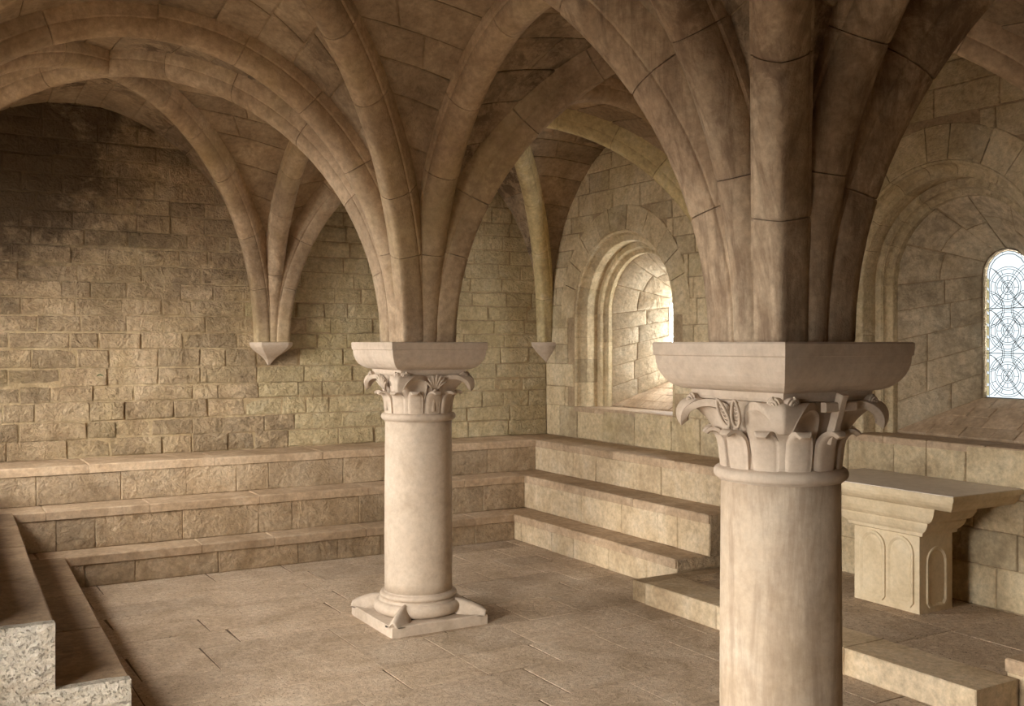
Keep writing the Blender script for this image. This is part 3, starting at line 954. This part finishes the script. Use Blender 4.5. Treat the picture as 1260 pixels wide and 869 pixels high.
    for a, b in zip(ys[:-1], ys[1:]):
        stone('sill_stone', [(XR - 0.004, a + .003, W_SILL), (XR + 0.41, a + .003, W_SILL), (XR + 0.41, b - .003, W_SILL), (XR - 0.004, b - .003, W_SILL)], (0, 0, 1), 0.06, M_TREAD, w, 0.008, R.uniform(0, .006))
    for q in range(4):
        q0, q1 = q / 4, (q + 1) / 4
        d0, d1 = D0 + (D1 - D0) * q0, D0 + (D1 - D0) * q1
        wd = R0 + (R1 - R0) * q0 + 0.02
        k = (5, 4, 4, 3)[q]
        e = [-wd + 2 * wd * (i + (R.uniform(-.2, .2) if 0 < i < k else 0)) / k for i in range(k + 1)]
        for a, b in zip(e[:-1], e[1:]):
            z0, z1 = sill(d0), sill(d1)
            n = V((-(z1 - z0), 0, d1 - d0)).normalized()
            stone('sill_tile', [(XR + d0 + .002, cy + a + .002, z0), (XR + d1 - .002, cy + a + .002, z1), (XR + d1 - .002, cy + b - .002, z1), (XR + d0 + .002, cy + b - .002, z0)], n, 0.05, M_TREAD, w, 0.004, R.uniform(-.003, .004))
    # leaded glass: pane, tinted border, came pattern
    gx = XR + D1 + 0.03
    r = R1 - 0.02
    pts = [(gx, arch_path(i / 40, cy, r, S1, SG)[0], arch_path(i / 40, cy, r, S1, SG)[1]) for i in range(41)]
    mesh('glass_pane', pts + [(p[0] + 0.006, p[1], p[2]) for p in pts], [tuple(range(41)), tuple(range(81, 40, -1))] + [(i, i + 1, i + 42, i + 41) for i in range(40)], M_GLASS if idx == 2 else M_UNSEENPANE, w)
    if idx == 2:
        bw = MB()
        n = 26
        for i in range(n):
            a, b = i / n + 0.004, (i + 1) / n - 0.004
            q = []
            for p_, rr in ((a, r), (b, r), (b, r - 0.022), (a, r - 0.022)):
                y, z, _ = arch_path(p_, cy, rr, S1 + 0.01, SG)
                q.append((gx - 0.003, y, z))
            if i < 10: bw.add(q, [(0, 1, 2, 3)])
        bw.build('border_glass', M_BORDER, w, 'yellow tinted border glass')
    lead = MB()
    X = V((1, 0, 0))
    lx = gx - 0.004
    def came(pts2, rad=0.0026, closed=False):
        lead.add(*tube_geo([(lx, cy + a, b) for a, b in pts2], rad, 5, closed, X))
    def inside(a, b):
        if b < S1 + 0.015: return False
        rr = r - 0.024
        if b <= SG: return abs(a) <= rr
        return a * a + (b - SG) ** 2 <= rr * rr
    def clip(pts2, closed=False):
        run = []
        for a, b in pts2:
            if inside(a, b): run.append((a, b))
            else:
                if len(run) > 1: came(run)
                run = []
        if len(run) > 1: came(run)
    for rr in (r, r - 0.024):
        came([(arch_path(i / 40, 0, rr, S1 + (0 if rr == r else 0.01), SG)[0], arch_path(i / 40, 0, rr, S1 + (0 if rr == r else 0.01), SG)[1]) for i in range(41)], 0.0035)
    came([(-r, S1 + 0.004), (r, S1 + 0.004)], 0.005)
    for i in range(1, 27):
        y, z, n = arch_path(i / 27, 0, r, S1, SG)
        came([(y, z), (y + n[0] * 0.024, z + n[1] * 0.024)], 0.002)
    cz = [S1 + 0.20, S1 + 0.60, S1 + 0.98]
    if idx == 2:
        for q, zc in enumerate(cz):
            for rr in (0.045, 0.062, 0.105, 0.125, 0.165, 0.185):
                clip([(rr * math.cos(2 * PI * k / 36), zc + rr * math.sin(2 * PI * k / 36)) for k in range(37)])
            for k in range(8):                      # radial leads between the rings
                a = PI / 8 + k * PI / 4
                clip([(u * math.cos(a), zc + u * math.sin(a)) for u in (0.125, 0.145, 0.165)])
                a = k * PI / 4
                clip([(u * math.cos(a), zc + u * math.sin(a)) for u in (0.062, 0.083, 0.105)])
            clip([(-0.045, zc), (0, zc), (0.045, zc)]); clip([(0, zc - 0.045), (0, zc), (0, zc + 0.045)])
            for sgn in (-1, 1):                     # interlaced straps crossing the ring
                for o in (-0.012, 0.012):
                    clip([(sgn * (-0.2 + 0.4 * k / 30) + o, zc + 0.19 * math.sin(PI * (k / 30 - 0.5)) + o * 0.6) for k in range(31)])
        for q in range(2):                          # large linking loops between the roundels
            zm = (cz[q] + cz[q + 1]) / 2
            for rr in (0.15, 0.168):
                for sgn in (-1, 1):
                    clip([(sgn * 0.20 + rr * math.cos(2 * PI * k / 36), zm + rr * math.sin(2 * PI * k / 36)) for k in range(37)])
        for zz in (S1 + 0.4, S1 + 0.8):
            came([(-r, zz), (r, zz)], 0.004)
    lead.build('lead_came', M_LEAD, w, 'dark lead cames in interlaced circles')

# ------------------------------------------------------------------ columns
def rot(x, y, c, a):
    return c[0] + x * math.cos(a) - y * math.sin(a), c[1] + x * math.sin(a) + y * math.cos(a)

def loft_super(secs, c, a, n=64):
    """sections (half, z, exponent): 2 = circle, large = square"""
    vs, fs = [], []
    for h, z, e in secs:
        for k in range(n):
            t = 2 * PI * k / n
            cx, sy = math.cos(t), math.sin(t)
            s = (abs(cx) ** e + abs(sy) ** e) ** (-1 / e)
            x, y = rot(cx * s * h, sy * s * h, c, a)
            vs.append((x, y, z))
    for i in range(len(secs) - 1):
        for k in range(n):
            k2 = (k + 1) % n
            fs.append((i * n + k, i * n + k2, (i + 1) * n + k2, (i + 1) * n + k))
    sm = set(range(len(fs)))
    fs.append(tuple(range(n - 1, -1, -1)))
    fs.append(tuple((len(secs) - 1) * n + k for k in range(n)))
    return vs, fs, sm

def leaf_geo(c, ang, prof, width, ridge, thick, nu=10):
    """leaf along plan direction ang: prof = (rho, z), width per point, ridge = how far edges fall back per point"""
    ca, sa = math.cos(ang), math.sin(ang)
    vs, fs = [], []
    m = len(prof)
    for layer in (0, 1):
        for i, (rho, z) in enumerate(prof):
            a = prof[max(0, i - 1)]; b = prof[min(m - 1, i + 1)]
            t = V((b[0] - a[0], b[1] - a[1])).normalized()
            nx, nz = t.y, -t.x                       # outward normal of the profile
            for k in range(nu + 1):
                u = -1 + 2 * k / nu
                w = width[i] * u
                back = ridge[i][0] * abs(w) + ridge[i][1] * w * w
                r, zz = rho - back, z
                if layer: r, zz = r - nx * thick, zz - nz * thick
                else:
                    edge = 0.012 * max(0, abs(u) - 0.8) / 0.2
                    r -= nx * edge * 0.6; zz -= nz * edge * 0.6
                vs.append((c[0] + ca * r - sa * w, c[1] + sa * r + ca * w, zz))
    W = nu + 1
    half = m * W
    for i in range(m - 1):
        for k in range(nu):
            q = i * W + k
            fs.append((q, q + 1, q + W + 1, q + W))
    sm = set(range(len(fs)))
    nb = len(fs)
    for i in range(m - 1):
        for k in range(nu):
            q = half + i * W + k
            fs.append((q, q + W, q + W + 1, q + 1))
    sm |= set(range(nb, len(fs)))
    for i in range(m - 1):
        for k in (0, nu):
            q = i * W + k
            fs.append((q, q + W, q + W + half, q + half))
    for k in range(nu):
        q = (m - 1) * W + k
        fs.append((q, q + 1, q + 1 + half, q + half))
    return vs, fs, sm

def interp(pts, n):
    """Catmull-Rom through tuples"""
    out = []
    m = len(pts)
    for i in range(m - 1):
        p0, p1, p2, p3 = pts[max(0, i - 1)], pts[i], pts[i + 1], pts[min(m - 1, i + 2)]
        for k in range(n):
            t = k / n
            out.append(tuple(0.5 * (2 * b + (c_ - a) * t + (2 * a - 5 * b + 4 * c_ - d) * t * t + (3 * b - a - 3 * c_ + d) * t ** 3) for a, b, c_, d in zip(p0, p1, p2, p3)))
    out.append(tuple(pts[-1]))
    return out

def build_column(c, a, label, near):
    col = thing('stone_column', label, 'column', (c[0], c[1], 0), 'columns carrying the vault')
    ms = M_COL2 if near else M_COL
    # plinth with worn edge
    s = 0.43
    vs, fs, sm = loft_super([(s, 0.0, 40), (s, 0.075, 40), (s - 0.008, 0.083, 40)], c, a, 64)
    mesh('plinth', vs, fs, M_CAP, col)
    prof = []
    for k in range(11):
        t = -PI / 2 + PI * k / 10
        prof.append((0.318 + 0.055 * math.cos(t), 0.135 + 0.052 * math.sin(t)))
    prof += [(0.322, 0.192), (0.305, 0.198), (0.298, 0.205)]
    for k in range(9):
        t = -PI / 2 + PI * k / 8
        prof.append((0.292 + 0.026 * math.cos(t), 0.228 + 0.022 * math.sin(t)))
    prof += [(0.281, 0.252), (0.279, 0.262)]
    mesh('base_moulding', *[x for x in lathe_geo(prof, c[0], c[1])][:2], M_CAP, col, True)
    # corner spurs on the plinth
    for k in range(4):
        th = a + PI / 4 + k * PI / 2
        prof = interp([(0.32, 0.17), (0.39, 0.165), (0.46, 0.145), (0.535, 0.115), (0.575, 0.09)], 2)
        n = len(prof)
        wd = [0.02 + 0.075 * math.sin(PI * (0.15 + 0.6 * i / (n - 1))) * (1 - 0.45 * (i / (n - 1)) ** 3) for i in range(n)]
        vs, fs, sm = leaf_geo(c, th, [(p[0], p[1]) for p in prof], wd, [(0.0, 0.0)] * n, 0.03, 6)
        # drop the leaf's flanks to the plinth
        vv = []
        for v in vs:
            dx, dy = v[0] - c[0], v[1] - c[1]
            lat = abs(-dx * math.sin(th) + dy * math.cos(th))
            vv.append((v[0], v[1], max(0.078, v[2] - lat * 0.5 - lat * lat * 16)))
        mesh('corner_spur', vv, fs, M_CAP, col, sm)
    # shaft
    prof = [(0.279, 0.255), (0.281, 0.6), (0.280, 1.0), (0.277, 1.4), (0.276, 1.655)]
    vs, fs, sm = lathe_geo(interp(prof, 3), c[0], c[1], 64)
    mesh('shaft', vs, fs, ms, col, sm)
    prof = [(0.27, 1.652), (0.287, 1.655)]
    for k in range(9):
        t = -PI / 2 + PI * k / 8
        prof.append((0.286 + 0.024 * math.cos(t), 1.688 + 0.028 * math.sin(t)))
    prof += [(0.283, 1.718), (0.27, 1.722)]
    vs, fs, sm = lathe_geo(prof, c[0], c[1], 64)
    mesh('necking_ring', vs, fs, M_CAP, col, sm)
    # bell of the capital
    cap = mesh('capital', *loft_super([(0.262, 1.715, 2), (0.262, 1.80, 2), (0.262, 1.88, 2.2), (0.262, 1.94, 2.8), (0.266, 1.99, 4), (0.272, 2.03, 9), (0.292, 2.035, 30), (0.298, 2.05, 30), (0.298, 2.075, 30), (0.285, 2.085, 30), (0.285, 2.10, 30)], c, a)[:2], M_CAP, col)
    # four great corner leaves
    for k in range(4):
        th = a + PI / 4 + k * PI / 2
        pts = [(0.272, 1.72, 0.125, 0.0, 1.9), (0.282, 1.79, 0.132, 0.05, 1.8), (0.298, 1.86, 0.146, 0.2, 1.3), (0.330, 1.92, 0.158, 0.45, 0.6),
               (0.372, 1.966, 0.160, 0.70, 0.2), (0.408, 1.990, 0.140, 0.72, 0.4), (0.432, 1.990, 0.105, 0.62, 0.8), (0.444, 1.972, 0.072, 0.50, 1.0), (0.443, 1.946, 0.046, 0.4, 1.0), (0.430, 1.926, 0.022, 0.2, 0)]
        ip = interp(pts, 3)
        vs, fs, sm = leaf_geo(c, th, [(p[0], p[1]) for p in ip], [max(p[2], 0.005) for p in ip], [(p[3], p[4]) for p in ip], 0.042, 12)
        mesh('corner_leaf', vs, fs, M_CAP, cap, sm)
    # ring of twelve small lower leaves
    for k in range(12):
        th = a + PI / 4 + math.radians(15 + 30 * k)
        pts = [(0.279, 1.715, 0.058, 1.6), (0.284, 1.76, 0.060, 1.6), (0.290, 1.81, 0.062, 1.7), (0.300, 1.848, 0.060, 2.0), (0.318, 1.872, 0.050, 3.0), (0.338, 1.880, 0.036, 5.0), (0.348, 1.868, 0.020, 6.0)]
        ip = interp(pts, 3)
        vs, fs, sm = leaf_geo(c, th, [(p[0], p[1]) for p in ip], [p[2] for p in ip], [(0, p[3]) for p in ip], 0.024, 8)
        mesh('lower_leaf', vs, fs, M_CAP, cap, sm)
    # scrolls under the corners
    for k in range(4):
        for sg in (-1, 1):
            th = a + k * PI / 2                       # face direction
            u0 = sg * 0.262
            r0 = 0.318
            mb = MB()
            ctr = V((c[0] + r0 * math.cos(th) - u0 * math.sin(th), c[1] + r0 * math.sin(th) + u0 * math.cos(th), 2.022))
            N = V((math.cos(th), math.sin(th), 0)); T = V((-math.sin(th), math.cos(th), 0)); U = V((0, 0, 1))
            sp = []
            for q in range(40):
                t = q / 39
                rr = 0.034 * (1 - 0.85 * t)
                an = sg * (t * 2.4 * 2 * PI) + PI / 2
                sp.append(ctr + T * (rr * math.cos(an)) + U * (rr * math.sin(an)) + N * (0.004 + 0.012 * t))
            mb.add(*tube_geo(sp, [0.0075 * (1 - 0.45 * q / 39) for q in range(40)], 6))
            dv = [ctr + T * (0.036 * math.cos(q * PI / 8)) + U * (0.036 * math.sin(q * PI / 8)) - N * 0.05 for q in range(16)]
            dv2 = [v + N * 0.052 for v in dv]
            mb.add(dv + dv2 + [ctr + N * 0.01], [(q, (q + 1) % 16, 16 + (q + 1) % 16, 16 + q) for q in range(16)] + [(16 + q, 16 + (q + 1) % 16, 32) for q in range(16)])
            mb.build('scroll', M_CAP, cap)
    # carving in the middle of each face
    for k in range(4):
        th = a + k * PI / 2
        N = V((math.cos(th), math.sin(th), 0)); T = V((-math.sin(th), math.cos(th), 0)); U = V((0, 0, 1))
        def at(u, z, out): return V((c[0], c[1], z)) + T * u + N * (0.262 + out)
        def lean(z): return 0.018 + max(0, z - 1.86) * 0.33
        mb = MB()
        if near and k == 3:                          # a leaning Latin cross on the side facing the camera's right
            def bar(p, q, w, t):
                d = (q - p).normalized(); sd = d.cross(N).normalized()
                nn = sd.cross(d).normalized()
                if nn.dot(N) < 0: nn = -nn
                vs = []
                for e in (p, q):
                    for x, y in ((-w, 0), (-w, t * .8), (-w * .75, t), (w * .75, t), (w, t * .8), (w, 0)): vs.append(e + sd * x + nn * y)
                mb.add(vs, [(i, (i + 1) % 6, 6 + (i + 1) % 6, 6 + i) for i in range(6)] + [tuple(range(5, -1, -1)), tuple(range(6, 12))])
            bar(at(0, 1.85, lean(1.85)), at(0, 2.075, lean(2.075)), 0.022, 0.035)
            bar(at(-0.10, 2.012, lean(2.012)), at(0.10, 2.012, lean(2.012)), 0.022, 0.032)
            mb.build('cross_carving', M_CAP, cap, 'carved Latin cross on the capital')
        elif near and k in (2, 0):                   # paired fern fronds on a split stem
            for sg in (-1, 1):
                oval = []
                for q in range(24):
                    t = 2 * PI * q / 24
                    u, v = 0.024 * math.cos(t) * (1 - 0.25 * math.sin(t)), 0.062 * math.sin(t)
                    oval.append(at(sg * (0.040 + 0.0) + u + sg * v * 0.22, 1.975 + v, lean(1.975 + v) + 0.012))
                mb.add(*tube_geo(oval, 0.0075, 6, True))
                for q in range(6):
                    v = -0.042 + 0.017 * q
                    o = at(sg * 0.040 + sg * v * 0.22, 1.975 + v, lean(1.975 + v) + 0.006)
                    for s2 in (-1, 1): mb.add(*tube_geo([o, o + T * (s2 * 0.016) + U * 0.010], [0.005, 0.0025], 5))
                mb.add(*tube_geo([at(sg * 0.028, 1.91, lean(1.91) + 0.012), at(sg * 0.018, 1.87, lean(1.87) + 0.01), at(sg * 0.012, 1.80, 0.012)], [0.009, 0.009, 0.008], 6))
            mb.build('fern_carving', M_CAP, cap, 'paired fern fronds carved between the leaves')
        else:                                        # palmette fan on a stalk
            for q in range(-3, 4):
                an = q * 0.30
                L = 0.125 - 0.006 * abs(q)
                p0 = (0.018 * math.sin(an), 1.915)
                mid_ = (L * 0.6 * math.sin(an), 1.915 + L * 0.62 * math.cos(an))
                tip = (L * 1.15 * math.sin(an), 1.915 + L * math.cos(an))
                mb.add(*tube_geo([at(p0[0], p0[1], lean(p0[1]) + 0.006), at(mid_[0], mid_[1], lean(mid_[1]) + 0.012), at(tip[0], tip[1], lean(tip[1]) + 0.012)], [0.007, 0.011, 0.008], 6))
            mb.add(*tube_geo([at(0, 1.74, 0.016), at(0, 1.84, 0.018), at(0, 1.925, lean(1.925) + 0.008)], [0.018, 0.017, 0.014], 8))
            mb.build('palmette_carving', M_CAP, cap, 'palmette fan carved between the leaves')
    # abacus: quarter-round under a square band
    secs = [(0.300, 2.074, 60)]
    for k in range(9):
        t = PI / 2 * k / 8
        secs.append((0.300 + 0.120 * math.sin(t), 2.235 - 0.158 * math.cos(t), 60))
    secs += [(0.422, 2.236, 60), (0.427, 2.240, 60), (0.43, 2.292, 60), (0.425, 2.300, 60)]
    vs, fs, sm = loft_super(secs, c, a, 64)
    mesh('abacus', vs, fs, M_CAP, col)
    # core of the springing block between the ribs
    vs, fs, sm = loft_super([(0.17, 2.299, 30), (0.17, 2.9, 30), (0.16, 3.3, 30)], c, 0, 32)
    mesh('springing_block', vs, fs, M_RIB2 if near else M_RIB, col)

def build_corbels():
    def corbel(nd, label, corner):
        P = node(*nd)
        ix, iy = {0: 1, 1: 0, 2: -1}[nd[0]], {0: 1, 3: -1}.get(nd[1], 0)
        if iy == 0 or ix == 0: pass
        t = thing('corbel', label, 'corbel', (P.x, P.y, 2.02), 'corbels under the vault ribs')
        d = V((ix, iy, 0)).normalized(); s = V((-d.y, d.x, 0))
        if corner:
            secs = [(0.235, SPR - 0.003), (0.235, SPR - 0.02), (0.228, SPR - 0.05), (0.18, SPR - 0.12), (0.10, SPR - 0.19), (0.012, SPR - 0.27)]
            n = 10
            vs, fs = [], []
            for r, z in secs:
                vs.append((P.x, P.y, z))
                for k in range(n + 1):
                    w = -PI / 4 + PI / 2 * k / n
                    v = P + d * (r * math.cos(w)) + s * (r * math.sin(w))
                    vs.append((v.x, v.y, z))
        else:
            secs = [(0.225, 0.245, SPR - 0.003), (0.223, 0.245, SPR - 0.035), (0.21, 0.232, SPR - 0.06), (0.175, 0.20, SPR - 0.095), (0.13, 0.16, SPR - 0.13), (0.085, 0.11, SPR - 0.165), (0.052, 0.065, SPR - 0.20), (0.012, 0.015, SPR - 0.265)]
            n = 4
            vs, fs = [], []
            for h, o, z in secs:
                for u, q in ((-h, -0.01), (-h, o * 0.75), (-h * 0.7, o), (h * 0.7, o), (h, o * 0.75), (h, -0.01)):
                    v = P + s * u + d * q
                    vs.append((v.x, v.y, z))
        S = len(vs) // len(secs)
        def part(name, a, b):
            v2 = vs[a * S:(b + 1) * S]
            f2 = [(i * S + k, i * S + (k + 1) % S, (i + 1) * S + (k + 1) % S, (i + 1) * S + k) for i in range(b - a) for k in range(S)]
            f2 += [tuple(range(S)), tuple((b - a) * S + k for k in range(S - 1, -1, -1))]
            mesh(name, v2, f2, M_CAP, t)
        part('shelf', 0, 2 if corner else 1)
        part('pendant', 2 if corner else 1, len(secs) - 1)
    corbel((1, 3), 'stone corbel with pointed pendant on the left part of the back wall', False)
    corbel((2, 3), 'small wedge corbel in the back right corner', True)
    corbel((2, 2), 'stone corbel on the right wall between the two windows', False)
    corbel((0, 3), 'small wedge corbel in the back left corner', True)
    corbel((0, 2), 'stone corbel on the left wall above the shadowed bench', False)
    corbel((2, 1), 'stone corbel on the right wall beyond the altar', False)

# ------------------------------------------------------------------ build everything
build_walls()
build_floor()
build_webs()
build_diagonals()
build_transverse()
for cy, idx in WIN: build_window(cy, idx)
build_benches()
build_platform()
build_altar()
build_column(C1, 0.0, 'far round stone column standing whole in the middle of the floor', False)
build_column(C2, math.radians(2.0), 'near round stone column at right with a cross on its capital', True)
build_corbels()

# small fern tuft growing from a joint in the back wall
f = thing('fern', 'tiny green fern tuft growing from a back wall joint', 'plant', (1.78, YB - 0.012, 1.93))
for k in range(6):
    a = -1.2 + 0.45 * k
    p0 = V((1.78, YB - 0.005, 1.93))
    d = V((math.sin(a), 0, math.cos(a)))
    q = p0 + d * 0.03 + V((0, -0.015, 0)); e = p0 + d * 0.045 + V((0, -0.025, -0.012))
    sd = V((d.z, 0, -d.x)) * 0.004
    mesh('frond', [p0, q + sd, q - sd, e], [(0, 1, 2), (1, 3, 2)], M_LEAF, f)
